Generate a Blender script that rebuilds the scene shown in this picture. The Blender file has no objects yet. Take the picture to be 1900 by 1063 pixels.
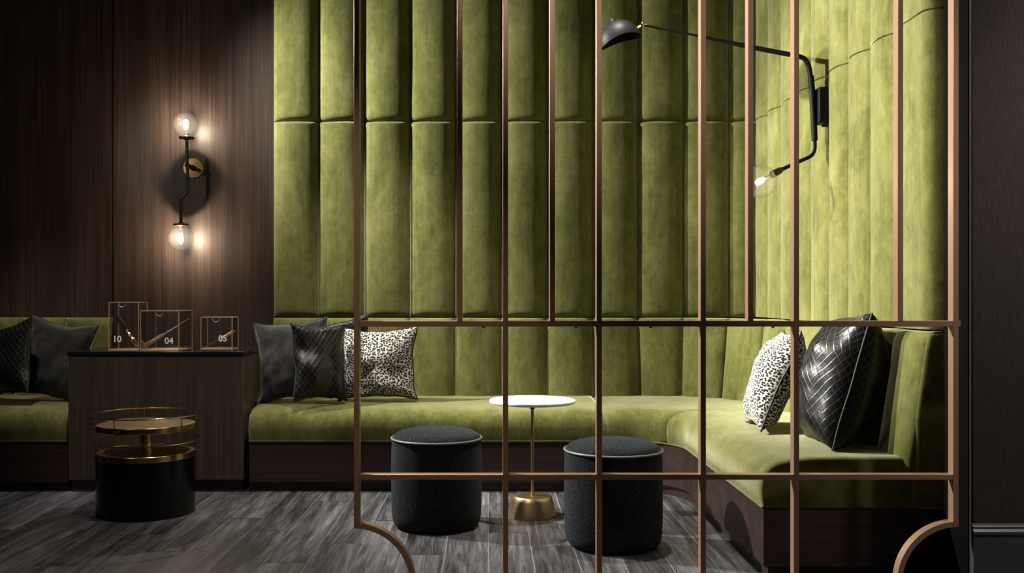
import bpy, bmesh, math, random
from mathutils import Vector, Matrix, noise
random.seed(7)
S = bpy.context.scene
COL = S.collection
PI = math.pi
F, CX, CY, CH = 1800.0, 906.0, 550.0, 1.12      # focal length and principal point in pixels of the 1900x1063 frame, eye height

# ------------------------------------------------------------------ camera
cd = bpy.data.cameras.new('camera'); cam = bpy.data.objects.new('camera', cd); COL.objects.link(cam)
cam.location = (0, 0, CH); cam.rotation_euler = (PI/2, 0, 0)
cd.sensor_width = 36; cd.lens = 36*F/1900; cd.shift_x = (950-CX)/1900; cd.shift_y = (CY-531.5)/1900
cd.clip_start = .05
S.camera = cam
# ------------------------------------------------------------------ view + world
vs = S.view_settings
vs.view_transform = 'Standard'; vs.look = 'None'; vs.gamma = 1; vs.use_curve_mapping = False; vs.exposure = 0.0
w = bpy.data.worlds.new('world'); S.world = w; w.use_nodes = True
bg = w.node_tree.nodes['Background']; bg.inputs[0].default_value = (.9, .8, .8, 1); bg.inputs[1].default_value = .03
# ------------------------------------------------------------------ ceiling spotlights and added fill lamps
def spot(name, loc, target, watts, deg, blend=.6, size=.06, col=(1, .93, .82)):
    l = bpy.data.lights.new(name, 'SPOT'); l.energy = watts; l.spot_size = math.radians(deg); l.spot_blend = blend
    l.shadow_soft_size = size; l.color = col
    o = bpy.data.objects.new(name, l); COL.objects.link(o); o.location = loc
    o.rotation_euler = (Vector(target)-Vector(loc)).to_track_quat('-Z', 'Y').to_euler()
    return o
spot('spotlight_key', (-3.0, 5.62, 3.25), (1.2, 4.95, 1.45), 2150, 76, .85, .05, (.97, .97, .86))
spot('fill_side_wall', (-3.4, 4.6, 3.25), (1.76, 4.95, 1.6), 3700, 33, .6, .06, (1, .96, .86))  # fill lamp added to lift the right-hand velvet wall
spot('spotlight_seat', (-.75, 5.45, 3.3), (-.6, 5.75, .4), 330, 58, .8)
spot('spotlight_corner', (.6, 4.75, 3.3), (.75, 4.95, .4), 420, 56, .8)
spot('spotlight_bench', (-2.85, 5.4, 3.3), (-2.85, 5.8, .5), 180, 44, .8)
spot('spotlight_floor', (-1.1, 4.35, 3.3), (-1.0, 4.35, 0), 165, 80, .9)
spot('spotlight_cabinet', (-2.7, 3.9, 3.3), (-1.85, 5.6, .62), 190, 36, .9, .05)
spot('spotlight_sconce', (-3.75, 3.7, 2.75), (-1.80, 6.38, 1.93), 75, 24, 1.0, .03)
spot('spotlight_screen', (-.6, 1.4, 3.3), (.9, 3.5, 2.5), 260, 52, .9, .1)
spot('fill_post', (-1.7, 1.8, 3.3), (-.48, 3.5, .95), 150, 30, .9, .06, (1, .85, .62))  # warm fill added to tint the left screen post
spot('fill_pier', (2.7, 2.3, 3.3), (2.6, 3.5, 1.2), 260, 70, .9, .1)  # fill added to brighten the wallpapered pier

# ------------------------------------------------------------------ helpers
LOC = {}
def tag(o, label=None, cat=None, group=None, kind=None):
    if label: o['label'] = label
    if cat: o['category'] = cat
    if group: o['group'] = group
    if kind: o['kind'] = kind
    return o
def thing(name, loc, label, cat, group=None):
    o = bpy.data.objects.new(name, None); COL.objects.link(o); o.location = loc
    o.empty_display_size = .05
    LOC[o] = Vector(loc)
    return tag(o, label, cat, group)
def base(parent):
    v = Vector((0, 0, 0))
    while parent is not None:
        v = v + LOC.get(parent, Vector((0, 0, 0))); parent = parent.parent
    return v
class MB:
    """collects geometry, then links it as ONE mesh object"""
    def __init__(s): s.v = []; s.f = []; s.m = []; s.uv = []; s.sm = []
    def add(s, vs, fs, mi=0, uvs=None, smooth=True):
        n = len(s.v); s.v += [Vector(p) for p in vs]
        s.uv += list(uvs) if uvs else [(0, 0)]*len(vs)
        for f in fs: s.f.append([n+i for i in f]); s.m.append(mi); s.sm.append(smooth)
        return s
    def box(s, lo, hi, mi=0):
        x0, y0, z0 = lo; x1, y1, z1 = hi
        vs = [(x, y, z) for x in (x0, x1) for y in (y0, y1) for z in (z0, z1)]
        fs = [(0, 1, 3, 2), (4, 6, 7, 5), (0, 4, 5, 1), (2, 3, 7, 6), (0, 2, 6, 4), (1, 5, 7, 3)]
        return s.add(vs, fs, mi, smooth=False)
    def tube(s, pts, r, n=12, mi=0, closed=False, cap=True):
        pts = [Vector(p) for p in pts]; N = len(pts)
        rs = r if isinstance(r, (list, tuple)) else [r]*N
        vs = []; nrm = None
        for i, p in enumerate(pts):
            if closed: t = pts[(i+1) % N]-pts[i-1]
            else: t = pts[min(i+1, N-1)]-pts[max(i-1, 0)]
            t.normalize()
            if nrm is None:
                nrm = t.orthogonal().normalized()
                if abs(t.z) < .9: nrm = Vector((0, 0, 1)); nrm = (nrm-t*nrm.dot(t)).normalized()
            else: nrm = (nrm-t*nrm.dot(t)).normalized()
            b = t.cross(nrm)
            for k in range(n):
                a = 2*PI*k/n; vs.append(p+(nrm*math.cos(a)+b*math.sin(a))*rs[i])
        fs = []
        for i in range(N if closed else N-1):
            j = (i+1) % N
            for k in range(n): fs.append((i*n+k, i*n+(k+1) % n, j*n+(k+1) % n, j*n+k))
        if cap and not closed:
            fs.append(tuple(range(n))[::-1]); fs.append(tuple((N-1)*n+k for k in range(n)))
        return s.add(vs, fs, mi)
    def lathe(s, prof, c=(0, 0, 0), n=48, mi=0, M=None):
        """prof: (radius, height); axis z, M optional 3x3"""
        c = Vector(c); vs = []; fs = []
        for r, z in prof:
            for k in range(n):
                a = 2*PI*k/n; p = Vector((max(r, 1e-5)*math.cos(a), max(r, 1e-5)*math.sin(a), z))
                vs.append(c+(M @ p if M else p))
        for i in range(len(prof)-1):
            for k in range(n): fs.append((i*n+k, i*n+(k+1) % n, (i+1)*n+(k+1) % n, (i+1)*n+k))
        return s.add(vs, fs, mi)
    def build(s, name, mats, parent=None, auto=35, recalc=True, origin=None):
        off = base(parent) if origin is None else Vector(origin)
        if parent is None and origin is None: off = Vector((0, 0, 0))
        me = bpy.data.meshes.new(name)
        me.from_pydata([tuple(p-off) for p in s.v], [], s.f)
        uvl = me.uv_layers.new(name='UVMap')
        for li, lp in enumerate(me.loops): uvl.data[li].uv = s.uv[lp.vertex_index]
        for p, mi, sm in zip(me.polygons, s.m, s.sm): p.material_index = mi; p.use_smooth = sm
        for m in (mats if isinstance(mats, (list, tuple)) else [mats]): me.materials.append(m)
        if recalc:
            bm = bmesh.new(); bm.from_mesh(me)
            bmesh.ops.remove_doubles(bm, verts=bm.verts, dist=2e-5)
            bmesh.ops.recalc_face_normals(bm, faces=bm.faces)
            bm.to_mesh(me); bm.free()
        if auto: me.set_sharp_from_angle(angle=math.radians(auto))
        o = bpy.data.objects.new(name, me); COL.objects.link(o)
        if parent is not None: o.parent = parent
        elif origin is not None: o.location = off
        return o
def bevel(o, wd=.004, seg=2):
    b = o.modifiers.new('bevel', 'BEVEL'); b.width = wd; b.segments = seg; b.limit_method = 'ANGLE'; b.angle_limit = math.radians(40)
    return o
def P(px, py, d): return Vector(((px-CX)*d/F, d, CH-(py-CY)*d/F))
def smooth_path(pts, n=6):
    """Catmull-Rom through the points"""
    pts = [Vector(p) for p in pts]; out = []
    for i in range(len(pts)-1):
        p0 = pts[max(i-1, 0)]; p1 = pts[i]; p2 = pts[i+1]; p3 = pts[min(i+2, len(pts)-1)]
        for k in range(n):
            t = k/n
            out.append(.5*((2*p1)+(-p0+p2)*t+(2*p0-5*p1+4*p2-p3)*t*t+(-p0+3*p1-3*p2+p3)*t**3))
    out.append(pts[-1]); return out

# ------------------------------------------------------------------ materials
class NT:
    def __init__(s, name):
        s.m = bpy.data.materials.new(name); s.m.use_nodes = True; s.t = s.m.node_tree
        s.b = s.t.nodes['Principled BSDF']; s.out = s.t.nodes['Material Output']
    def n(s, typ, **kw):
        nd = s.t.nodes.new(typ)
        for k, v in kw.items():
            if k.startswith('i_'):
                key = k[2:]; key = int(key) if key.isdigit() else key.replace('_', ' ')
                if hasattr(v, 'is_linked'): s.t.links.new(v, nd.inputs[key])
                else: nd.inputs[key].default_value = v
            else: setattr(nd, k, v)
        return nd
    def set(s, **kw):
        for k, v in kw.items():
            key = k.replace('_', ' ')
            if hasattr(v, 'is_linked'): s.t.links.new(v, s.b.inputs[key])
            else: s.b.inputs[key].default_value = v
        return s
    def coords(s, kind='Object', scale=(1, 1, 1), rot=(0, 0, 0)):
        tc = s.n('ShaderNodeTexCoord')
        mp = s.n('ShaderNodeMapping', i_Vector=tc.outputs[kind], i_Scale=scale, i_Rotation=rot)
        return mp.outputs[0]
    def noise(s, vec, scale, detail=4, rough=.55, dist=0):
        return s.n('ShaderNodeTexNoise', i_Vector=vec, i_Scale=scale, i_Detail=detail, i_Roughness=rough, i_Distortion=dist).outputs[0]
    def ramp(s, fac, stops):
        r = s.n('ShaderNodeValToRGB', i_Fac=fac); e = r.color_ramp.elements
        while len(e) < len(stops): e.new(.5)
        for k, (p, c) in enumerate(stops): e[k].position = p; e[k].color = c if len(c) == 4 else (*c, 1)
        return r.outputs[0]
    def math(s, op, a, b=0.0, c=0.0, clamp=False):
        return s.n('ShaderNodeMath', operation=op, use_clamp=clamp, i_0=a, i_1=b, i_2=c).outputs[0]
    def mix(s, fac, a, b, mode='MIX'):
        m = s.n('ShaderNodeMix', data_type='RGBA', blend_type=mode)
        for i, v in ((0, fac), (6, a), (7, b)):
            if hasattr(v, 'is_linked'): s.t.links.new(v, m.inputs[i])
            else: m.inputs[i].default_value = v if i == 0 or len(v) == 4 else (*v, 1)
        return m.outputs[2]
    def bump(s, h, strength=.3, dist=.01):
        return s.n('ShaderNodeBump', i_Strength=strength, i_Distance=dist, i_Height=h).outputs[0]
def geo_coords(k, scale=(1, 1, 1)):
    g = k.n('ShaderNodeNewGeometry'); return k.n('ShaderNodeMapping', i_Vector=g.outputs['Position'], i_Scale=scale).outputs[0]

def velvet(name, dark, mid, light, sheen, sh_w=.9, scale=1.0):
    k = NT(name); v = geo_coords(k)
    vs_ = geo_coords(k, (1, 1, .45))
    a = k.noise(vs_, 5*scale, 6, .65, .6); b = k.noise(v, 16*scale, 4, .7, .3); c = k.noise(v, 260, 2, .6)
    st = k.noise(geo_coords(k, (60, 60, 3)), 1, 3, .6)
    h = k.math('MULTIPLY_ADD', b, .30, k.math('MULTIPLY_ADD', st, .22, k.math('MULTIPLY', a, .55)))
    col = k.ramp(h, [(.37, dark), (.53, mid), (.71, light)])
    col = k.mix(k.math('MULTIPLY', c, .35), col, (0, 0, 0))
    k.set(Base_Color=col, Roughness=.95, Specular_IOR_Level=.12, Sheen_Weight=sh_w, Sheen_Roughness=.38, Sheen_Tint=(*sheen, 1))
    hh = k.math('MULTIPLY_ADD', c, .25, k.noise(v, 9, 3, .5))
    k.set(Normal=k.bump(hh, .35, .012)); return k.m
M = {}
M['velvet'] = velvet('green_velvet', (.050, .053, .010), (.112, .113, .031), (.18, .18, .068), (.86, .85, .56), 1.0)
M['grey_velvet'] = velvet('grey_velvet', (.009, .009, .010), (.02, .019, .0195), (.05, .047, .046), (.9, .87, .87), .8)
def wood(name, c0, c1, c2, axis='z', rough=.45, fine=220, spec=.35):
    k = NT(name)
    sc = {'z': (fine, fine, 1.6), 'x': (1.6, fine, fine)}[axis]; sc2 = {'z': (14, 14, .35), 'x': (.35, 14, 14)}[axis]
    a = k.noise(geo_coords(k, sc), 1, 4, .65); b = k.noise(geo_coords(k, sc2), 1, 4, .6, .4)
    h = k.math('MULTIPLY_ADD', a, .65, k.math('MULTIPLY', b, .4))
    k.set(Base_Color=k.ramp(h, [(.36, c0), (.52, c1), (.68, c2)]), Roughness=rough, Specular_IOR_Level=spec)
    k.set(Normal=k.bump(a, .12, .002)); return k.m
M['wood_wall'] = wood('walnut_wall', (.017, .0105, .008), (.042, .027, .022), (.082, .055, .045))
M['wood_base'] = wood('stained_base', (.011, .0055, .005), (.025, .0135, .012), (.044, .025, .022), 'x')
M['wood_cab'] = wood('cabinet_veneer', (.016, .011, .009), (.040, .028, .022), (.070, .050, .04), 'z', .36, 260, .5)
M['groove'] = NT('dark_groove').set(Base_Color=(.002, .0017, .0017, 1), Roughness=.9, Specular_IOR_Level=.05).m
M['black_top'] = NT('black_stone').set(Base_Color=(.006, .006, .007, 1), Roughness=.18, Specular_IOR_Level=.5).m
k = NT('tile_plank'); at = k.n('ShaderNodeAttribute', attribute_name='plank'); sep = k.n('ShaderNodeSeparateColor', i_0=at.outputs['Color'])
pos = k.n('ShaderNodeNewGeometry').outputs['Position']
shift = k.n('ShaderNodeVectorMath', operation='MULTIPLY_ADD', i_0=at.outputs['Color'], i_1=(9, 9, 9), i_2=pos).outputs[0]
vv = k.n('ShaderNodeMapping', i_Vector=shift, i_Scale=(15, 1.1, 1)).outputs[0]; v2 = k.n('ShaderNodeMapping', i_Vector=shift, i_Scale=(140, 5, 1)).outputs[0]
a = k.noise(vv, 1, 6, .68, .9); b = k.noise(v2, 1, 4, .7, .4)
h = k.math('MULTIPLY_ADD', b, .38, k.math('MULTIPLY', a, .72)); h = k.math('MULTIPLY_ADD', sep.outputs[1], .10, k.math('SUBTRACT', h, .05))
k.set(Base_Color=k.ramp(h, [(.40, (.008, .0078, .010)), (.52, (.036, .035, .041)), (.63, (.090, .087, .099)), (.76, (.19, .184, .203))]), Roughness=k.math('MULTIPLY_ADD', a, .25, .34), Specular_IOR_Level=.35, Normal=k.bump(b, .15, .003))
M['plank'] = k.m
M['grout'] = NT('grout').set(Base_Color=(.17, .163, .17, 1), Roughness=.85).m
def metal(name, col, rough, metallic=1.0, brush=0):
    k = NT(name); k.set(Base_Color=(*col, 1), Metallic=metallic, Roughness=rough)
    if brush:
        n_ = k.noise(geo_coords(k, (300, 300, 6)), 1, 3, .6); k.set(Roughness=k.math('MULTIPLY_ADD', n_, brush, rough-brush/2))
        k.set(Base_Color=k.mix(k.math('MULTIPLY', n_, .5), col, tuple(c*.55 for c in col)))
    return k.m
M['screen'] = metal('antique_bronze', (.46, .275, .185), .42, .5, .12)
M['brass'] = metal('polished_brass', (.62, .42, .17), .16)
M['brass_sat'] = metal('satin_brass', (.58, .43, .25), .36, 1, .15)
M['brass_old'] = metal('aged_brass', (.48, .28, .10), .34)
M['bronze_tray'] = metal('bronze_tray', (.25, .17, .10), .38, .7)
M['steel'] = metal('steel', (.6, .6, .6), .22)
M['copper'] = metal('copper', (.62, .33, .22), .25)
M['frame_copper'] = metal('copper_frame', (.62, .42, .30), .5, .7)
M['black_metal'] = NT('black_metal').set(Base_Color=(.005, .005, .006, 1), Roughness=.5, Specular_IOR_Level=.07).m
M['bronze_dark'] = metal('dark_bronze', (.045, .032, .024), .28, .8)
M['black_gloss'] = NT('black_lacquer').set(Base_Color=(.0015, .0015, .0015, 1), Roughness=.2, Specular_IOR_Level=.35).m
k = NT('white_marble'); n_ = k.noise(geo_coords(k, (1, 1, 1)), 7, 8, .6, 1.5)
k.set(Base_Color=k.ramp(n_, [(.3, (.62, .62, .60)), (.5, (.86, .86, .84)), (1, (.9, .9, .88))]), Roughness=.3); M['marble'] = k.m
k = NT('boucle'); v = k.coords('Object'); a = k.noise(k.coords('Object', (1, 1, 1.6)), 170, 3, .75); b = k.noise(k.coords('Object', (90, 90, 260)), 1, 2, .6)
col = k.ramp(a, [(.46, (.002, .0025, .004)), (.60, (.010, .011, .015)), (.655, (.05, .054, .062)), (.74, (.26, .27, .29))])
k.set(Base_Color=col, Roughness=.95, Sheen_Weight=.08, Sheen_Tint=(.7, .75, .85, 1), Specular_IOR_Level=.08, Normal=k.bump(k.math('ADD', a, b), .6, .006)); M['boucle'] = k.m
M['piping_grey'] = NT('grey_piping').set(Base_Color=(.10, .105, .11, 1), Roughness=.5).m
M['piping_black'] = NT('black_piping').set(Base_Color=(.006, .006, .006, 1), Roughness=.6).m
k = NT('quilted_leather'); tc = k.n('ShaderNodeTexCoord'); sx = k.n('ShaderNodeSeparateXYZ', i_0=tc.outputs['UV'])
def grid_line(k, u, v, sgn, pitch, wd):
    q = k.math('MULTIPLY', k.math('ADD', u, k.math('MULTIPLY', v, sgn)), 1/pitch)
    fr = k.math('ABSOLUTE', k.math('SUBTRACT', k.math('FRACT', q), .5))
    return k.math('SUBTRACT', 1.0, k.math('MULTIPLY', fr, 1/wd), clamp=True)
l1 = grid_line(k, sx.outputs[0], sx.outputs[1], .8, .034, .10); l2 = grid_line(k, sx.outputs[0], sx.outputs[1], -.8, .034, .10)
ln = k.math('MAXIMUM', l1, l2); wr = k.noise(k.coords('Object'), 14, 3, .5, .8)
k.set(Base_Color=k.mix(ln, (.0035, .0035, .0045), (.028, .0275, .030)), Roughness=.33, Specular_IOR_Level=.4, Normal=k.bump(k.math('SUBTRACT', k.math('MULTIPLY', wr, 1.2), ln), .25, .003)); M['leather'] = k.m
k = NT('cheetah_print'); v = k.coords('UV', (1, 1.25, 1)); dn = k.n('ShaderNodeTexNoise', i_Vector=v, i_Scale=30.0)
vd = k.n('ShaderNodeVectorMath', operation='MULTIPLY_ADD', i_0=dn.outputs['Color'], i_1=(.012, .012, 0), i_2=v).outputs[0]
vo = k.n('ShaderNodeTexVoronoi', voronoi_dimensions='2D', i_Vector=vd, i_Scale=68.0, i_Randomness=.85)
k.set(Base_Color=k.ramp(vo.outputs['Distance'], [(.37, (.008, .006, .006)), (.48, (.42, .395, .37))]), Roughness=.9, Sheen_Weight=.2, Specular_IOR_Level=.15)
k.set(Normal=k.bump(k.noise(k.coords('Object'), 12, 3), .4, .012)); M['cheetah'] = k.m
k = NT('woven_wallpaper'); a = k.noise(geo_coords(k, (500, 500, 12)), 1, 3, .7); b = k.noise(geo_coords(k, (60, 60, 700)), 1, 2, .6)
k.set(Base_Color=k.ramp(k.math('MULTIPLY_ADD', a, .6, k.math('MULTIPLY', b, .4)), [(.35, (.016, .012, .012)), (.65, (.055, .043, .042))]), Roughness=.85, Specular_IOR_Level=.15); M['wallpaper'] = k.m
M['base_paint'] = NT('grey_paint').set(Base_Color=(.045, .047, .052, 1), Roughness=.4).m
M['plaster'] = NT('dark_plaster').set(Base_Color=(.05, .045, .042, 1), Roughness=.9).m
M['white_ink'] = NT('white_lettering').set(Base_Color=(.85, .85, .85, 1), Roughness=.6).m
M['light_wood'] = wood('turned_wood', (.20, .11, .07), (.34, .20, .13), (.46, .30, .21), 'x', .5, 60)
M['bristle'] = NT('black_bristle').set(Base_Color=(.004, .004, .004, 1), Roughness=.8).m
M['steel_dull'] = metal('blade_steel', (.32, .32, .34), .35)
def glass(name, tint=(.97, .97, .97), haze=0):
    k = NT(name); tr = k.n('ShaderNodeBsdfTransparent', i_Color=(*tint, 1)); gl = k.n('ShaderNodeBsdfGlossy', i_Roughness=.02)
    if haze:
        tl_ = k.n('ShaderNodeBsdfTranslucent'); m0 = k.n('ShaderNodeMixShader', i_Fac=haze); k.t.links.new(tr.outputs[0], m0.inputs[1]); k.t.links.new(tl_.outputs[0], m0.inputs[2]); tr = m0
    lw = k.n('ShaderNodeLayerWeight', i_Blend=.5).outputs['Facing']; fr = k.math('MULTIPLY_ADD', k.math('POWER', lw, 3.0), .85, .045)
    mx = k.n('ShaderNodeMixShader', i_Fac=fr)
    k.t.links.new(tr.outputs[0], mx.inputs[1]); k.t.links.new(gl.outputs[0], mx.inputs[2]); k.t.links.new(mx.outputs[0], k.out.inputs[0]); return k.m
M['glass'] = glass('clear_glass'); M['globe'] = glass('globe_glass', (.97, .96, .94), .005)
def emit(name, col, st):
    k = NT(name); e = k.n('ShaderNodeEmission', i_Color=(*col, 1), i_Strength=st); k.t.links.new(e.outputs[0], k.out.inputs[0]); return k.m
M['filament'] = emit('glowing_filament', (1, .86, .62), 40)

# ------------------------------------------------------------------ the setting
Y_PANEL, X_PANEL, Y_WALL, X_WALL = 6.30, 1.765, 6.38, 1.84
# floor of tile planks
PW, PLN = .19, 1.22
phase = {-12: 5.14, -11: 4.84, -10: 4.03, -9: 4.56, -8: 4.265, -7: 4.898, -6: 4.64, -5: 4.083, -4: 4.40, -3: 4.85, -2: 4.21, -1: 4.56, 1: 4.35, 4: 4.40, 5: 4.96}
mb = MB(); mb.box((-5.2, -2.2, -.08), (4.2, 6.5, -.0015), 1); cols = [(0, 0, 0)]*6
g = .0022
for n in range(-27, 21):
    ph = phase.get(n, random.uniform(3.9, 5.1)); x0, x1 = n*PW+g, (n+1)*PW-g
    j0 = math.floor((-2.2-ph)/PLN); j = j0
    while ph+j*PLN < 6.4:
        ya, yb = max(ph+j*PLN+g*1.7, -2.2), min(ph+(j+1)*PLN-g*1.7, 6.4); j += 1
        if yb-ya < .02: continue
        mb.add([(x0, ya, 0), (x1, ya, 0), (x1, yb, 0), (x0, yb, 0)], [(0, 1, 2, 3)], 0, smooth=False); cols.append((random.random(), random.random(), random.random()))
fl = mb.build('floor', [M['plank'], M['grout']], auto=0, recalc=False); tag(fl, kind='structure')
ca = fl.data.color_attributes.new('plank', 'FLOAT_COLOR', 'CORNER')
for p in fl.data.polygons:
    for li in p.loop_indices: ca.data[li].color = (*cols[p.index], 1)
tag(MB().box((-5.2, -2.2, 3.42), (4.2, 6.5, 3.5)).build('ceiling', M['plaster']), kind='structure')
wb = MB(); seams = [-5.2, -4.3, -2.47, -.64, 1.9]
wb.box((-5.2, Y_WALL+.012, 0), (X_WALL, Y_WALL+.1, 3.42), 1)
for a, b in zip(seams, seams[1:]): wb.box((a+.004, Y_WALL, 0), (min(b, X_WALL)-.004, Y_WALL+.012, 3.42), 0)
tag(wb.build('wall_back', [M['wood_wall'], M['groove']]), kind='structure')
tag(MB().box((X_WALL, 3.56, 0), (X_WALL+.1, Y_WALL+.1, 3.42)).build('wall_right', M['plaster']), kind='structure')
tag(MB().box((-5.3, -2.2, 0), (-5.2, 6.5, 3.42)).build('wall_left', M['wood_wall']), kind='structure')
# wallpapered pier at the right, in the plane of the screen
tag(MB().box((1.75, 3.50, 0), (4.2, 3.56, 3.42)).build('wall_front', M['wallpaper']), kind='structure')
tag(MB().box((1.745, 3.53, 0), (X_WALL, 3.715, 3.42)).build('pier_inner_side', M['groove']), kind='structure')  # near-black inner side of the pier
bb = MB(); prof = [(0, 0), (.018, 0), (.018, .262), (.022, .266), (.022, .276), (.014, .284), (.014, .292), (.006, .300), (0, .302)]
vsb = [(x, 3.50-d, z) for x in (1.742, 4.2) for d, z in prof]; n = len(prof)
bb.add(vsb, [(i, i+1, n+i+1, n+i) for i in range(n-1)]+[tuple(range(n)), tuple(range(n, 2*n))], smooth=False)
tag(bb.build('baseboard_right', M['base_paint']), kind='structure')

# ------------------------------------------------------------------ padded channels
def samples(n, edge=.3):
    """-1..1, denser near both ends"""
    return [math.sin((i/n*2-1)*PI/2)*edge+(i/n*2-1)*(1-edge) if False else math.copysign(1-(1-abs(i/n*2-1))**1.9, i/n*2-1) for i in range(n+1)]
def pad(mapf, wd, ht, T, nu=22, nv=36, pu=2.3, ev=.035, skirt=.05, seed=0, dent=.003):
    """a stuffed channel: mapf(a in 0..wd, z in 0..ht, h) -> world point; h is the height above the backing"""
    us = samples(nu); vs_ = samples(nv); vs_ = sorted(set(vs_+[q*(1-e) for q in (-1, 1) for e in (.0006, .002, .004)])); nv = len(vs_)-1; V = []; Fc = []; UV = []
    for j, v in enumerate(vs_):
        for i, u in enumerate(us):
            a = (u+1)/2*wd; z = (v+1)/2*ht
            e = min(z/ev, (ht-z)/(ev*.16)); fe = math.sqrt(max(0, 1-(1-min(e, 1))**2))
            hu = max(0, 1-abs(u)**pu)**.55
            h = T*hu*(.25*hu*0+fe)
            h += dent*hu*fe*noise.noise(Vector((a*7+seed*3.1, z*4, seed*1.7)))
            z2 = z+.0035*(noise.noise(Vector((a*9, seed*2.3, j*.3))))*min(1, z/.03, (ht-z)/.03)
            V.append(mapf(a, z2, h)); UV.append((a, z))
    W = nu+1
    for j in range(nv):
        for i in range(nu): Fc.append((j*W+i, j*W+i+1, (j+1)*W+i+1, (j+1)*W+i))
    ring = [i for i in range(W)]+[j*W+nu for j in range(1, nv+1)]+[nv*W+i for i in range(nu-1, -1, -1)]+[j*W for j in range(nv-1, 0, -1)]
    n0 = len(V)
    for q in ring:
        j, i = divmod(q, W); a = (us[i]+1)/2*wd; z = (vs_[j]+1)/2*ht
        V.append(mapf(a, z, -skirt)); UV.append((a, z))
    L = len(ring)
    for t in range(L): Fc.append((ring[t], ring[(t+1) % L], n0+(t+1) % L, n0+t))
    Fc.append(tuple(range(n0, n0+L)))
    m = MB(); m.add(V, Fc, 0, UV); return m
PITCH = .2948
Z0, Z1, Z2 = .985, 2.25, 3.40
def back_row(z0, z1, label, seed):
    r = thing('upholstered_wall_panel', (-1.393, Y_PANEL, z0), label, 'wall panel')
    x = -1.393; i = 0
    while x < X_PANEL-.02:
        x1 = min(x+PITCH, X_PANEL+.03); g = .0012
        pad(lambda a, z, h, x=x: (x+g+a, Y_PANEL-h, z0+g+z), x1-x-2*g, z1-z0-2*g, .055, seed=seed+i).build('channel', M['velvet'], r, auto=50)
        x = x1; i += 1
    return r
back_row(Z0, Z1, 'lower row of tall green velvet channels on the back wall, above the long bench', 0)
back_row(Z1, Z2, 'upper row of tall green velvet channels on the back wall, reaching out of the top', 20)
def side_row(z0, z1, label, seed):
    r = thing('upholstered_wall_panel', (X_PANEL, 5.0, z0), label, 'wall panel')
    edges = [Y_PANEL-.268*i for i in range(9)]+[3.795]; g = .0025
    for i, (ya, yb) in enumerate(zip(edges, edges[1:])):
        last = i == 8
        drop = lambda a: .085*(1-math.sqrt(max(0, 1-min(1, max(0, (a-.306)/.050))**2))) if last else 0      # the end channel rolls round into the wall
        pad(lambda a, z, h, ya=ya: (X_PANEL-h+drop(a), ya-g-a, z0+g+z), ya-yb-2*g, z1-z0-2*g, .055 if not last else .045, seed=seed+i, pu=2.1 if not last else 9, ev=.003, skirt=.05 if not last else .0).build('channel', M['velvet'], r, auto=50)
side_row(Z0, Z1, 'lower row of green velvet channels on the right-hand wall, behind the black arm lamp', 40)
side_row(Z1, Z2, 'upper row of green velvet channels on the right-hand wall, above the slanting seam', 60)

# ------------------------------------------------------------------ banquettes
AC = (1.03, 5.57); AR = .70
def back_path(s):
    L1 = AC[0]+1.39; L2 = AR*PI/2
    if s < L1: return (-1.39+s, AC[1]+AR), (0, -1)
    if s < L1+L2:
        t = (s-L1)/AR; return (AC[0]+AR*math.sin(t), AC[1]+AR*math.cos(t)), (-math.sin(t), -math.cos(t))
    return (AC[0]+AR, AC[1]-(s-L1-L2)), (-1, 0)
BZ0, BZ1 = .43, .982
def seat(stations, e0=True, e1=True, zb=.287):
    """stations: (front xy, back xy); returns a MB of a crowned cushion and the welt path"""
    prof = [(.012, zb+.001), (.000, zb+.004), (-.006, zb+.03), (-.010, zb+.075), (-.006, zb+.115), (.006, zb+.143), (.028, zb+.166), (.06, zb+.181), (.11, zb+.191), (.2, zb+.198), (.32, zb+.201), (.45, zb+.2015), (None, zb+.202), (None, zb+.001)]
    ln = [0]
    for (f0, _), (f1, _) in zip(stations, stations[1:]): ln.append(ln[-1]+math.dist(f0, f1))
    V = []; UV = []; n = len(prof)
    for (f, b), l in zip(stations, ln):
        fv, bv = Vector(f), Vector(b); D = (bv-fv).length; dr = (bv-fv)/D
        e = 1.0; r = .03
        q = min(l if e0 else 9, (ln[-1]-l) if e1 else 9)
        sh = 0 if q >= r else 1-math.sqrt(max(0, 1-(1-q/r)**2))
        for t, z in prof:
            tt = D if t is None else t*D/.62 if t > .11 else t
            if t is not None and t < .12: tt += sh*.012
            zz = z-sh*.018*(max(0, (z-zb)/.2))
            p = fv+dr*tt; zz += .003*noise.noise(Vector((p.x*5, p.y*5, 1.3))) if z > zb+.01 else 0
            V.append((p.x, p.y, zz)); UV.append((l, tt+z))
    Fc = []
    for i in range(len(stations)-1):
        for k_ in range(n): Fc.append((i*n+k_, i*n+(k_+1) % n, (i+1)*n+(k_+1) % n, (i+1)*n+k_))
    Fc.append(tuple(range(n))); Fc.append(tuple((len(stations)-1)*n+k_ for k_ in range(n)))
    m = MB(); m.add(V, Fc, 0, UV); welt = [(f[0], f[1], zb+.004) for f, b in stations]
    return m, welt
def lin(a, b, n): return [tuple(a[i]+(b[i]-a[i])*t/n for i in range(2)) for t in range(n+1)]
def dense(a, b, n=24):
    ts = sorted(set([i/n for i in range(n+1)]+[x for x in (.002, .004, .008, .012, .016)]+[1-x for x in (.002, .004, .008, .012, .016)]))
    return [tuple(a[i]+(b[i]-a[i])*t for i in range(2)) for t in ts]
def add_seat(parent, st, **kw):
    m, welt = seat(st, **kw); o = m.build('seat_cushion', M['velvet'], parent, auto=60)
    MB().tube(welt, .0045, 8).build('piping', M['velvet'], o)
YF = 5.555
bq = thing('corner_banquette', (0, 5.9, 0), 'green velvet corner banquette running below the tall padded walls behind the metal screen', 'banquette')
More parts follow.
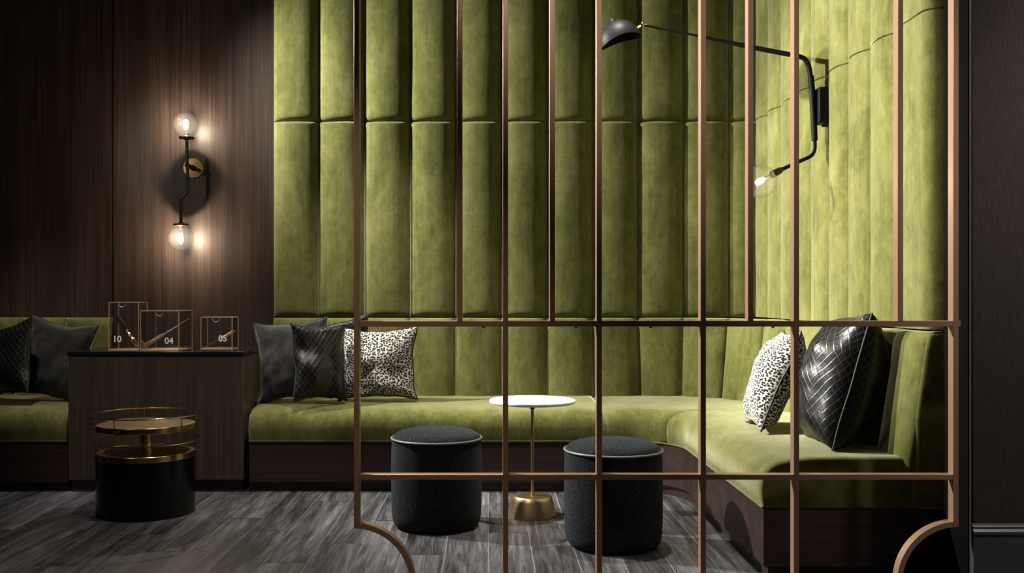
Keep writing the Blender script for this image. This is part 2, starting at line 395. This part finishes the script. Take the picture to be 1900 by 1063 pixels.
nch = 18; tot = AC[0]+1.39+AR*PI/2+(AC[1]-3.80); pt = tot/nch
def back_channel(parent, pathf, s0, wd, seed):
    def mp(a, z, h):
        (x, y), (nx, ny) = pathf(s0+a); v = z/(BZ1-BZ0)
        o = .078*(1-v)**1.15+h-(.0 if v < .9 else .02*((v-.9)/.1)**2)
        return (x+nx*o, y+ny*o, BZ0+z)
    return pad(mp, wd, BZ1-BZ0, .048, nu=22, nv=24, pu=2.3, ev=.03, skirt=.03, seed=seed).build('back_channel', M['velvet'], parent, auto=50)
for i in range(nch): back_channel(bq, back_path, i*pt+.0012, pt-.0024, 100+i)
# ledge filling the corner behind the curved back
arc = [(AC[0]+AR*math.sin(t*PI/24), AC[1]+AR*math.cos(t*PI/24)) for t in range(13)]
m = MB(); top = [(x, y, .968) for x, y in arc]+[(X_PANEL-.005, AC[1], .968), (X_PANEL-.005, Y_PANEL-.005, .968), (AC[0], Y_PANEL-.005, .968)]
N_ = len(top); m.add(top+[(x, y, .93) for x, y, _ in top], [tuple(range(N_)), tuple(range(N_, 2*N_))]+[(i, (i+1) % N_, N_+(i+1) % N_, N_+i) for i in range(N_)], smooth=False)
m.build('corner_ledge', M['velvet'], bq)
YB, XB = 6.215, 1.675
s1 = .665
add_seat(bq, list(zip(dense((-1.372, YF), (s1-.002, YF), 30), dense((-1.372, YB), (s1-.002, YB), 30))))
FA = (.78, 5.255); FR = .30
t2 = math.radians(47)
fr = [(s1+.002, YF), (s1+.004, YF), (s1+.008, YF), (s1+.016, YF), (s1+.03, YF)]+[(s1+.03+(FA[0]-s1-.03)*q/3, YF) for q in (1, 2)]+[(FA[0]+FR*math.sin(t2*q/10), FA[1]+FR*math.cos(t2*q/10)) for q in range(11)]
bk = []
tot2 = len(fr)-1
bpts = [(s1+.002, YB), (1.03, YB)]+[(AC[0]+.645*math.sin(q*PI/16), AC[1]+.645*math.cos(q*PI/16)) for q in range(1, 9)]+[(XB, 5.36)]
bl = [0]
for a, b in zip(bpts, bpts[1:]): bl.append(bl[-1]+math.dist(a, b))
def at_len(s):
    for i in range(len(bl)-1):
        if s <= bl[i+1]+1e-9:
            t = (s-bl[i])/(bl[i+1]-bl[i]); return tuple(bpts[i][q]+(bpts[i+1][q]-bpts[i][q])*t for q in range(2))
    return bpts[-1]
fl_ = [0]
for a, b in zip(fr, fr[1:]): fl_.append(fl_[-1]+math.dist(a, b))
for q in fl_:
    u = q/fl_[-1]; bk.append(at_len(bl[-1]*u))
add_seat(bq, list(zip(fr, bk)))
fr = [(FA[0]+FR*math.sin(t2+(PI/2-t2)*q/12), FA[1]+FR*math.cos(t2+(PI/2-t2)*q/12)) for q in range(13)]; bk = [(XB, 5.355-.1*q/12) for q in range(13)]
fr = [(fr[0][0]+.001, fr[0][1]-.002)]+fr[1:]
rest = dense((1.08, 5.255), (1.08, 3.82), 24)[1:]; restb = dense((XB, 5.255), (XB, 3.82), 24)[1:]
add_seat(bq, list(zip(fr+rest, bk+restb)))
# plinth and toe kick following the seat front
def ribbon(inset, z0, z1, name, mat, ends=True):
    pts = [(-1.37, YF+inset)]+[(FA[0]+(FR-inset)*math.sin(q*PI/24), FA[1]+(FR-inset)*math.cos(q*PI/24)) for q in range(13)] if False else None
    r = FR+inset
    pts = [(-1.37, YF+inset)]+[(FA[0]+r*math.sin(q*PI/24), FA[1]+r*math.cos(q*PI/24)) for q in range(13)]+[(1.08+inset, 3.82+inset)]
    outer = [(X_WALL-.03, 3.82+inset), (X_WALL-.03, Y_WALL-.02), (-1.37, Y_WALL-.02)]
    al = pts+outer; n = len(al); mm = MB()
    mm.add([(x, y, z0) for x, y in al]+[(x, y, z1) for x, y in al], [(i, (i+1) % n, n+(i+1) % n, n+i) for i in range(n)]+[tuple(range(n))[::-1], tuple(range(n, 2*n))], smooth=True)
    return mm.build(name, mat, bq, auto=30)
ribbon(.006, .055, .286, 'plinth', M['wood_base']); ribbon(.03, 0, .055, 'toe_kick', M['wood_base'])
# padded end of the right-hand back, down to the plinth
m = MB(); pl = [(XB-.006, .287), (XB-.008, .44), (XB-.002, .50), (1.672, .62), (1.690, .76), (1.709, .90), (1.722, .965), (1.735, .979), (1.805, .979), (1.805, .287)]
NP = len(pl); m.add([(x, y, z) for y in (3.795, 3.86) for x, z in pl], [tuple(range(NP)), tuple(range(NP, 2*NP))]+[(i, (i+1) % NP, NP+(i+1) % NP, NP+i) for i in range(NP)], smooth=True)
bevel(m.build('back_end', M['velvet'], bq, auto=40), .016, 4)

lq = thing('banquette', (-2.9, 5.9, 0), 'shorter green velvet banquette left of the wooden cabinet, cut off by the left edge', 'banquette')
lp = lambda s: ((-3.634+s, 6.33), (0, -1))
for i in range(4): back_channel(lq, lambda s: ((-3.634+s, 6.31), (0, -1)), i*PITCH+.0012, PITCH-.0024, 150+i)
add_seat(lq, list(zip(dense((-3.62, YF), (-2.412, YF), 24), dense((-3.62, YB+.03), (-2.412, YB+.03), 24))))
MB().box((-3.62, YF+.006, .055), (-2.41, Y_WALL-.02, .286)).build('plinth', M['wood_base'], lq)
MB().box((-3.62, YF+.03, 0), (-2.41, Y_WALL-.02, .055)).build('toe_kick', M['wood_base'], lq)

# ------------------------------------------------------------------ cabinet
cb = thing('cabinet', (-1.89, 5.9, 0), 'dark wooden cabinet with a black top between the two green benches', 'cabinet')
bevel(MB().box((-2.404, 5.55, .07), (-1.400, 6.375, .783)).build('body', M['wood_cab'], cb), .003)
MB().box((-2.395, 5.58, 0), (-1.41, 6.37, .07)).build('toe_kick', M['wood_base'], cb)
bevel(MB().box((-2.408, 5.542, .785), (-1.396, 6.378, .805)).build('top', M['black_top'], cb), .002)

# ------------------------------------------------------------------ glass display boxes
def curve_text(txt, size):
    c = bpy.data.curves.new('t', 'FONT'); c.body = txt; c.size = size; c.extrude = .0006; c.offset = .0006; c.align_x = 'CENTER'
    o = bpy.data.objects.new('t', c); COL.objects.link(o)
    dg = bpy.context.evaluated_depsgraph_get(); me = bpy.data.meshes.new_from_object(o.evaluated_get(dg))
    bpy.data.objects.remove(o); return me
ZT = .805
def glass_box(x0, y0, wd, dp, ht, num, nx, nz, tabx, label, yaw=0):
    r = thing('display_box', (x0, y0, ZT), label, 'display box', 'numbered glass boxes on the cabinet')
    r.rotation_euler.z = yaw
    b = .0042
    def L(m, name, mat, par=r):
        o = m.build(name, mat, None, origin=(0, 0, 0)); o.parent = par; o.location = (0, 0, 0); return o
    m = MB()
    for x in (0, wd-b):
        for y in (0, dp-b): m.box((x, y, 0), (x+b, y+b, ht))
    for z in (0, ht-b):
        for y in (0, dp-b): m.box((b, y, z), (wd-b, y+b, z+b))
        for x in (0, wd-b): m.box((x, b, z), (x+b, dp-b, z+b))
    L(m, 'frame', M['frame_copper'])
    e = .0015
    L(MB().box((b, b, .0005), (wd-b, dp-b, .003)), 'floor_plate', M['frame_copper'])
    for lo, hi in (((b, 0+.001, b), (wd-b, .001+e, ht-b)), ((b, dp-.001-e, b), (wd-b, dp-.001, ht-b)), ((.001, b, b), (.001+e, dp-b, ht-b)), ((wd-.001-e, b, b), (wd-.001, dp-b, ht-b)), ((b, b, ht-.001-e), (wd-b, dp-b, ht-.001))):
        L(MB().box(lo, hi), 'pane', M['glass'])
    rr = .0215*(wd/.2)**.3; pts = [(tabx+rr*math.cos(PI+PI*q/18), -.0005, ht-.006+1.15*rr*math.sin(PI+PI*q/18)) for q in range(19)]
    L(MB().tube(pts, .0016, 8), 'finger_tab', M['frame_copper'])
    me = curve_text(num, .052); me.materials.append(M['white_ink'])
    o = bpy.data.objects.new('number', me); COL.objects.link(o); o.parent = r; o.rotation_euler = (PI/2, 0, 0); o.location = (nx, -.0016, nz)
    return r
KB = 5.64
def bx(px, d): return (px-CX)*d/F
glass_box(bx(201.5, 5.66), 5.66, .176, .15, .283, '10', .050, .050, .078, 'tallest glass box, numbered 10, holding a dark brush with a turned handle')
glass_box(bx(260, 5.64), 5.64, .226, .26, .233, '04', .168, .040, .112, 'widest glass box, numbered 04, holding a wooden handled steel rod')
glass_box(bx(372, 5.78), 5.78, .190, .14, .193, '05', .133, .048, .092, 'smallest glass box, numbered 05, standing apart from the other two on the right')
# the tools inside
def spindle(p0, p1, prof, mb=None, n=16):
    p0, p1 = Vector(p0), Vector(p1); d = (p1-p0); q = d.to_track_quat('Z', 'Y').to_matrix(); L = d.length
    mb = mb or MB(); mb.lathe([(r, t*L) for t, r in prof], p0, n, M=q); return mb
a, b = P(222, 578, 5.735), P(254, 644, 5.735)
a = P(218, 588, 5.735); b = P(255, 642, 5.735)
r = thing('brush', b, 'black brush with a turned copper handle, slanting inside the tallest glass box', 'brush')
pm = a.lerp(b, .42)
spindle(a, pm, [(0, 0), (.0, .009), (.04, .013), (.5, .015), (.9, .013), (1, .008), (1, 0)]).build('brush_head', M['bristle'], r)
spindle(pm, b, [(0, 0), (0, .005), (.12, .008), (.16, .004), (.25, .007), (.33, .011), (.40, .006), (.5, .008), (.6, .013), (.7, .009), (.8, .012), (.95, .010), (1, .004), (1, 0)]).build('handle', M['copper'], r)
a, b = P(265, 644, 5.70), P(352, 590.5, 5.865)
r = thing('sharpening_rod', a, 'steel rod with a pale turned wooden handle inside the widest glass box', 'tool')
pm = a.lerp(b, .44)
spindle(a, pm, [(0, 0), (0, .006), (.03, .010), (.1, .012), (.35, .013), (.55, .011), (.72, .009), (.82, .012), (.9, .009), (1, .006), (1, 0)]).build('handle', M['light_wood'], r)
spindle(pm, b, [(0, 0), (0, .0045), (.97, .0035), (1, .001), (1, 0)]).build('rod', M['steel'], r)
a, b = P(376, 646, 5.84), P(437, 613.5, 5.893)
r = thing('knife', a, 'knife with a pale wooden handle inside the smallest glass box', 'knife')
pm = a.lerp(b, .52)
d = (b-a).normalized(); up = Vector((0, 0, 1)); up = (up-d*up.dot(d)).normalized(); sd = d.cross(up)
m = MB(); bl_ = [a, a+d*.03+up*.008, pm+up*.008, pm-up*.006, a+d*.03-up*.006]
m.add([p+sd*.001 for p in bl_]+[p-sd*.001 for p in bl_], [(0, 1, 2, 3, 4), (9, 8, 7, 6, 5)]+[(i, (i+1) % 5, 5+(i+1) % 5, 5+i) for i in range(5)], smooth=False); m.build('blade', M['steel_dull'], r)
spindle(pm, b, [(0, 0), (0, .006), (.15, .009), (.5, .010), (.85, .011), (.97, .008), (1, 0)]).build('handle', M['light_wood'], r)

# ------------------------------------------------------------------ pillows
def pillow(name, c, w_, h_, t, yaw, tilt, roll, mat, label, seed, group, pipe=None, conc=.13, lab_pipe=None, crump=.012):
    n = 30; V = []; UV = []; Fc = []
    us = [math.copysign(1-(1-abs(i/n*2-1))**1.5, i/n*2-1) for i in range(n+1)]
    def pos(u, v, s):
        x = w_/2*u*(1-conc*(1-v*v)); z = h_/2*v*(1-conc*(1-u*u))
        q = max(0, (1-u*u)*(1-v*v)); th = t/2*q**.42
        y = s*th
        nz = noise.noise(Vector((u*1.6+seed*5, v*1.6, s*3+seed)))*crump*2*min(1, q*3)+noise.noise(Vector((u*4+seed, v*4, s*3)))*crump*.6*min(1, q*3)
        bend = .018*noise.noise(Vector((u*1.1+seed*2.7, v*1.1, 4)))
        return Vector((x+.012*noise.noise(Vector((v*2, seed, 1)))*abs(u), y+nz+bend, z+.012*noise.noise(Vector((u*2, seed, 7)))*abs(v)))
    W = n+1
    for s in (-1, 1):
        o = len(V)
        G_ = [[pos(u, v, s) for u in us] for v in us]
        def arcl(row):
            L = [0]
            for p, q in zip(row, row[1:]): L.append(L[-1]+(q-p).length)
            return [x-L[n//2] for x in L]
        au = [arcl(r) for r in G_]; av = [arcl([G_[j][i] for j in range(W)]) for i in range(W)]
        for j in range(W):
            for i in range(W): V.append(G_[j][i]); UV.append((au[j][i]*s+seed*.37, av[i][j]))
        for j in range(n):
            for i in range(n): Fc.append((o+j*W+i, o+j*W+i+1, o+(j+1)*W+i+1, o+(j+1)*W+i))
    m = MB(); m.add(V, Fc, 0, UV); ob = m.build(name, mat, None, auto=0, origin=(0, 0, 0))
    ob.matrix_world = Matrix.Translation(c) @ Matrix.Rotation(yaw, 4, 'Z') @ Matrix.Rotation(-tilt, 4, 'X') @ Matrix.Rotation(roll, 4, 'Y')
    tag(ob, label, 'pillow', group)
    if pipe:
        rg = [(u, -1) for u in us]+[(1, v) for v in us[1:]]+[(u, 1) for u in us[::-1][1:]]+[(-1, v) for v in us[::-1][1:-1]]
        p = MB().tube([pos(u, v, 0) for u, v in rg], .0048, 8, closed=True).build('piping', pipe, None, auto=0, origin=(0, 0, 0)); p.parent = ob; p.location = (0, 0, 0)
    return ob
D = math.radians
G = 'scatter pillows on the green benches'
pillow('velvet_pillow', P(103, 667, 5.93), .45, .49, .18, D(-8), D(14), D(8), M['grey_velvet'], 'dark grey velvet pillow on the left bench, touching the cabinet', 1, G, M['grey_velvet'])
pillow('leather_pillow', P(8, 669, 5.82), .45, .46, .15, D(-28), D(14), D(-12), M['leather'], 'black quilted leather pillow cut off by the left edge of the photo', 2, G, M['piping_black'])
pillow('velvet_pillow', P(543, 669, 5.83), .44, .495, .17, D(3), D(13), D(-5), M['grey_velvet'], 'dark grey velvet pillow beside the cabinet, behind a black leather one', 3, G, M['grey_velvet'])
pillow('leather_pillow', P(592, 672, 5.72), .345, .46, .12, D(36), D(11), D(3), M['leather'], 'black quilted leather pillow between the grey velvet one and the spotted one', 4, G, M['piping_black'])
pillow('spotted_pillow', P(701, 674, 5.88), .48, .445, .15, D(-4), D(14), D(-2), M['cheetah'], 'black and white spotted pillow on the back bench, behind the left screen post', 5, G, M['cheetah'])
pillow('leather_pillow', P(630, 660, 6.09), .42, .47, .08, D(8), D(8), D(-8), M['leather'], 'black pillow showing only its top corner above the spotted pillow', 6, G, M['piping_black'], crump=.004)
pillow('spotted_pillow', (1.37, 4.66, .722), .44, .49, .22, D(-98), D(22), D(-2), M['cheetah'], 'spotted pillow with black piping on the right-hand bench', 7, G, M['piping_black'], conc=.09)
pillow('leather_pillow', (1.525, 4.19, .752), .49, .58, .36, D(-101), D(16), D(-5), M['leather'], 'large black quilted leather pillow, nearest to the right end of the bench', 8, G, M['piping_black'], crump=.02, conc=.07)

# ------------------------------------------------------------------ ottomans
ot = thing('ottoman', P(810, 0, 4.75)*0+Vector((-.253, 4.75, 0)), 'round black flecked ottoman left of the white table', 'ottoman', 'round black ottomans')
OX, OY = -.253, 4.75
pr = [(0, .0), (.17, .0), (.195, .006), (.212, .025), (.2185, .06), (.2205, .12), (.221, .22), (.2205, .34), (.219, .40), (.2185, .428)]
MB().lathe(pr, (OX, OY, 0), 64).build('body', M['boucle'], ot, auto=60)
pr = [(.2185, .431), (.214, .438), (.203, .449), (.18, .461), (.14, .471), (.09, .477), (.04, .480), (0, .481)]
MB().lathe(pr, (OX, OY, 0), 64).build('seat_pad', M['boucle'], ot, auto=60)
MB().tube([(OX+.2195*math.cos(q*PI/32), OY+.2195*math.sin(q*PI/32), .4295) for q in range(64)], .0055, 10, closed=True).build('piping', M['piping_grey'], ot)
def dup(root, loc, label):
    r = root.copy(); COL.objects.link(r); r.location = loc; r['label'] = label
    for ch in list(root.children):
        c = ch.copy(); COL.objects.link(c); c.parent = r
    return r
dup(ot, (.564, 4.38, 0), 'round black flecked ottoman right of the white table, nearer to the camera')

# ------------------------------------------------------------------ pedestal table
TX, TY = .226, 4.96
t = thing('pedestal_table', (TX, TY, 0), 'small round white topped table on a brass stem between the ottomans', 'table')
MB().lathe([(0, 0), (.121, 0), (.1225, .004), (.120, .02), (.112, .05), (.104, .08), (.0975, .099), (.094, .103), (.05, .105), (0, .105)], (TX, TY, 0), 64).build('base', M['brass_sat'], t)
MB().lathe([(0, .104), (.0085, .104), (.0085, .56), (0, .56)], (TX, TY, 0), 24).build('stem', M['brass_sat'], t)
MB().lathe([(0, .545), (.011, .545), (.014, .555), (.016, .572), (.03, .573), (.03, .576), (0, .576)], (TX, TY, 0), 24).build('collar', M['bronze_dark'], t)
MB().lathe([(0, .576), (.212, .576), (.219, .580), (.221, .586), (.220, .591), (.217, .593), (0, .593)], (TX, TY, 0), 96).build('tabletop', M['marble'], t)

# ------------------------------------------------------------------ tray table
QX, QY = -1.780, 5.05
q_ = thing('tray_table', (QX, QY, 0), 'round two tier brass tray table on a black drum base in front of the cabinet', 'side table')
MB().lathe([(0, 0), (.242, 0), (.246, .004), (.246, .286), (.243, .289), (0, .289)], (QX, QY, 0), 96).build('drum', M['black_gloss'], q_)
def tray(z, rail_z, rot):
    tr = MB().lathe([(0, z-.026), (.249, z-.026), (.251, z-.024), (.251, z+.002), (.249, z+.004), (.246, z+.002), (.244, z)], (QX, QY, 0), 96).build('tray', M['brass'], q_)
    MB().lathe([(.2445, z-.001), (.2, z), (.1, z), (0, z)], (QX, QY, 0), 96).build('tray_inlay', M['bronze_tray'], tr)
    MB().tube([(QX+.272*math.cos(k_*PI/48), QY+.272*math.sin(k_*PI/48), rail_z) for k_ in range(96)], .0032, 8, closed=True).build('rail', M['brass'], tr)
    for j in range(5):
        an = rot+j*2*PI/5; c, s = math.cos(an), math.sin(an)
        pts = [(QX+.2715*c, QY+.2715*s, rail_z), (QX+.2715*c, QY+.2715*s, z-.006), (QX+.268*c, QY+.268*s, z-.014), (QX+.261*c, QY+.261*s, z-.016), (QX+.25*c, QY+.25*s, z-.015)]
        MB().tube(smooth_path(pts, 5), .003, 8).build('rail_post', M['brass'], tr)
tray(.316, .375, D(-112)); tray(.459, .510, D(-104))
MB().lathe([(0, .316), (.033, .316), (.033, .322), (.027, .324), (.027, .426), (.033, .428), (.033, .433), (0, .433)], (QX, QY, 0), 32).build('column', M['brass'], q_)

# ------------------------------------------------------------------ double globe wall sconce
sc = thing('wall_sconce', (-1.94, Y_WALL, 1.96), 'wall sconce with two clear glass globes on a bent black rod, on the wood wall', 'wall lamp')
DS = 6.25
MY = Matrix.Rotation(PI/2, 3, 'X')
pc = P(359, 312, Y_WALL)
MB().lathe([(0, 0), (.064, 0), (.066, .003), (.066, .010), (.062, .014), (.02, .016), (0, .016)], pc, 48, M=MY).build('backplate', M['brass_old'], sc)
MB().lathe([(0, .014), (.018, .014), (.018, .03), (.011, .034), (.011, .10), (.016, .104), (.016, .140), (.012, .144), (0, .144)], pc, 24, M=MY).build('pivot', M['bronze_dark'], sc)
def SP(x, y): return P(x, y, DS)
rod = smooth_path([SP(346.5, 262), SP(347, 290), SP(348.3, 325), SP(348.6, 345), SP(347, 357), SP(341.5, 363), SP(336.5, 369), SP(335.5, 380), SP(335.7, 395), SP(335.8, 412)], 6)
MB().tube(rod, .0105, 14).build('rod', M['bronze_dark'], sc)
def globe(gc, up, cupc):
    sgn = 1 if up else -1
    h = MB().lathe([(0, -.012*sgn), (.012, -.012*sgn), (.016, -.004*sgn), (.047, 0), (.050, .004*sgn), (.050, .010*sgn), (.046, .013*sgn), (.018, .014*sgn), (.018, .036*sgn), (.014, .038*sgn), (0, .038*sgn)], cupc, 40).build('lamp_holder', M['bronze_dark'], sc)
    R = .0815
    prof = [(R*math.sin(PI*q/40), -R*math.cos(PI*q/40)*sgn) for q in range(6, 41)]
    MB().lathe(prof, gc, 48).build('globe', M['globe'], sc, recalc=True)
    b = MB().lathe([(0, -.030*sgn), (.010, -.030*sgn), (.013, -.008*sgn), (.016, .010*sgn), (.013, .026*sgn), (.006, .034*sgn), (0, .036*sgn)], gc, 20).build('bulb', M['filament'], sc)
    return b
ga, gb = SP(345, 232), SP(335.5, 441.5)
globe(ga, True, SP(346.3, 257.5)); globe(gb, False, SP(335.8, 415.5))
def bulb_light(name, loc, watts, parent, size=.015, col=(1, .84, .62)):
    l = bpy.data.lights.new(name, 'POINT'); l.energy = watts; l.color = col; l.shadow_soft_size = size
    o = bpy.data.objects.new(name, l); COL.objects.link(o); o.parent = parent; o.location = Vector(loc)-base(parent); return o
bulb_light('bulb_light', ga+Vector((0, -.045, 0)), 12, sc); bulb_light('bulb_light', gb+Vector((0, -.045, 0)), 15, sc)

# ------------------------------------------------------------------ black swing-arm lamp on the right wall
DL = 4.97
la = thing('swing_arm_lamp', P(1528, 200, DL), 'black swing arm wall lamp with a small shade and a bare globe bulb', 'wall lamp')
def LP(x, y, d=DL): return P(x, y, d)
a0, a1 = LP(1514.5, 164), LP(1527, 230)
m = MB(); m.box((a0.x, DL-.045, a1.z), (X_PANEL-.002, DL+.045, a0.z)); bevel(m.build('wall_plate', M['black_metal'], la), .006, 2)
for yy in (178, 214):
    c0, c1 = LP(1508, yy), LP(1516, yy); MB().tube([c0, c1], .009, 12).build('swivel', M['black_metal'], la)
MB().tube([LP(1504.5, 141), LP(1507, 170), LP(1510, 225), LP(1511.5, 261)], .0155, 16).build('swivel_tube', M['black_metal'], la)
up = smooth_path([LP(1505.5, 160), LP(1503, 135), LP(1499.5, 120), LP(1493, 109.5), LP(1482, 104.5), LP(1470, 102), LP(1430, 94.5, 4.990), LP(1390, 86.5, 5.010), LP(1345, 77, 5.030), LP(1300, 67.5, 5.050), LP(1290, 65.5, 5.055), LP(1240, 55.5, 5.080), LP(1200, 47.5, 5.100)], 5)
N_ = len(up); rr = [.0125 if i < N_*.60 else .0125-(.0125-.0075)*min(1, (i-N_*.60)/4) if i < N_*.78 else .0062 for i in range(N_)]
MB().tube(up, rr, 12).build('upper_arm', M['black_metal'], la)
lo = smooth_path([LP(1511, 250), LP(1511.8, 265), LP(1511.5, 276), LP(1508, 286), LP(1500, 292, 4.960), LP(1482, 300, 4.940), LP(1447, 316, 4.890)], 6)
MB().tube(lo, .0098, 12).build('lower_arm', M['black_metal'], la)
s0, s1_ = LP(1451, 314, 4.895), LP(1432, 324.5, 4.870)
spindle(s0, s1_, [(0, 0), (0, .012), (.2, .017), (.9, .019), (1, .018), (1, 0)]).build('bulb_socket', M['bronze_dark'], la)
bc = LP(1410.5, 336.5, 4.86)
ax = (bc-s1_).normalized(); Q = ax.to_track_quat('Z', 'Y').to_matrix(); R = .081
prof = [(.014, -R-.004), (.016, -R*.98)]+[(R*math.sin(PI*q/40), -R*math.cos(PI*q/40)) for q in range(4, 41)]
MB().lathe(prof, bc, 48, M=Q).build('globe_bulb', M['globe'], la)
m = MB().lathe([(0, -.06), (.008, -.06), (.010, -.03), (.006, -.02), (0, -.02)], bc, 16, M=Q)
m.build('bulb_stem', M['steel'], la)
m = MB()
side = Q @ Vector((1, 0, 0)); s2 = Q @ Vector((0, 1, 0))
m.tube([bc+ax*(-.02)+side*.013*math.cos(q*1.2)+s2*.013*math.sin(q*1.2)+ax*.0022*q for q in range(21)], .0022, 6)
m.build('filament', M['filament'], la)
bulb_light('bulb_light', bc+Vector((0, -.02, -.01)), 5, la, .02)
# shade: leaning half dome with a fin
shc = P(1150, 73, 5.120)
tl = math.radians(-19); RM = Matrix.Rotation(tl, 3, 'Y')
pr = [(.112*math.cos(q*PI/2/14), .098*math.sin(q*PI/2/14)) for q in range(15)]
pr_in = [(max(0, r_-.003), z_-.003) for r_, z_ in pr[::-1]]
prf = pr+pr_in
def shade_mesh(prf):
    m = MB(); n = 48; V = []; Fc = []
    for r_, z_ in prf:
        for k_ in range(n):
            a_ = 2*PI*k_/n; x, y = r_*math.cos(a_), r_*math.sin(a_)*.82
            z = z_-.20*x*x/.112*(1-z_/.1)+.004
            V.append(shc+RM @ Vector((x, y, z)))
    for i in range(len(prf)-1):
        for k_ in range(n): Fc.append((i*n+k_, i*n+(k_+1) % n, (i+1)*n+(k_+1) % n, (i+1)*n+k_))
    m.add(V, Fc); return m
shade_mesh(prf).build('lamp_shade', M['black_metal'], la, auto=50)
m = MB(); fv = [shc+RM @ Vector((-.002+.015*math.cos(q*PI/8)*f, .03*math.sin(q*PI/8)*f, z)) for z, f in ((.05, .35), (.07, .8), (.09, 1.0), (.105, 1.0), (.117, .75), (.121, .1)) for q in range(16)]
fc = [(i*16+k_, i*16+(k_+1) % 16, (i+1)*16+(k_+1) % 16, (i+1)*16+k_) for i in range(5) for k_ in range(16)]
m.add(fv, fc); m.build('shade_fin', M['black_metal'], la)
MB().tube([P(1200, 47.5, 5.100), P(1193, 45.5, 5.110), P(1184, 50, 5.115), P(1178, 56, 5.120)], .007, 10).build('shade_arm', M['brass'], la)
m = MB().lathe([(.013*math.sin(PI*q/12), -.013*math.cos(PI*q/12)) for q in range(13)], P(1192, 45, 5.110), 20); m.build('knuckle', M['brass'], la)

# ------------------------------------------------------------------ metal screen
DSc = 3.5
sn = thing('metal_screen', ((1217-CX)*DSc/F, DSc, 0), 'open bronze metal screen of slim square bars standing in front of the seating corner', 'screen')
kx = DSc/F
def X_(px): return (px-CX)*kx
def Z_(py): return CH-(py-CY)*kx
hw, dp = .0098, .042
def vbar(name, px, z0, z1, h=hw):
    bevel(MB().box((X_(px)-h, DSc, z0), (X_(px)+h, DSc+dp, z1)).build(name, M['screen'], sn), .0012, 1)
TOPZ = 3.42
zm, zl, zb_ = Z_(600.5), Z_(885.5), Z_(1083)
RA = .211
vbar('frame_post', 661.5, Z_(977), TOPZ); vbar('frame_post', 1774, Z_(974), TOPZ)
for px in (853, 1025, 1393, 1671): vbar('short_bar', px, zm+hw*.8, TOPZ)
for px in (938, 1112, 1305, 1478): vbar('long_bar', px, 0, TOPZ)
def hbar(name, z, x0, x1, h=.0095):
    bevel(MB().box((x0, DSc+.0015, z-h), (x1, DSc+dp-.0015, z+h)).build(name, M['screen'], sn), .0012, 1)
hbar('crossbar', zm, X_(661.5), X_(1783), .0105); hbar('crossbar', zl, X_(661.5), X_(1774))
hbar('bottom_bar', zb_, X_(661.5)+RA-.01, X_(1774)-RA+.01)
for cx, sg, zc in ((X_(661.5)-hw, 1, Z_(1085)), (X_(1774)+hw, -1, Z_(1082))):
    m = MB(); V = []; n = 20
    for q in range(n+1):
        a_ = PI/2*q/n
        for r_ in (RA-.008, RA+.0115):
            for y in (DSc+.0008, DSc+dp-.0008): V.append((cx+sg*r_*math.sin(a_), y, zc+r_*math.cos(a_)))
    Fc = []
    for q in range(n):
        o = q*4; Fc += [(o, o+1, o+5, o+4), (o+2, o+6, o+7, o+3), (o, o+4, o+6, o+2), (o+1, o+3, o+7, o+5)]
    Fc += [(0, 2, 3, 1), (n*4, n*4+1, n*4+3, n*4+2)]
    m.add(V, Fc); m.build('corner_arc', M['screen'], sn, auto=30)
for px in (897, 1070, 1209, 1437):
    MB().lathe([(0, zm-.0155), (.005, zm-.0155), (.006, zm-.0105), (0, zm-.0105)], (X_(px), DSc+.02, 0), 12).build('bolt', M['black_metal'], sn)
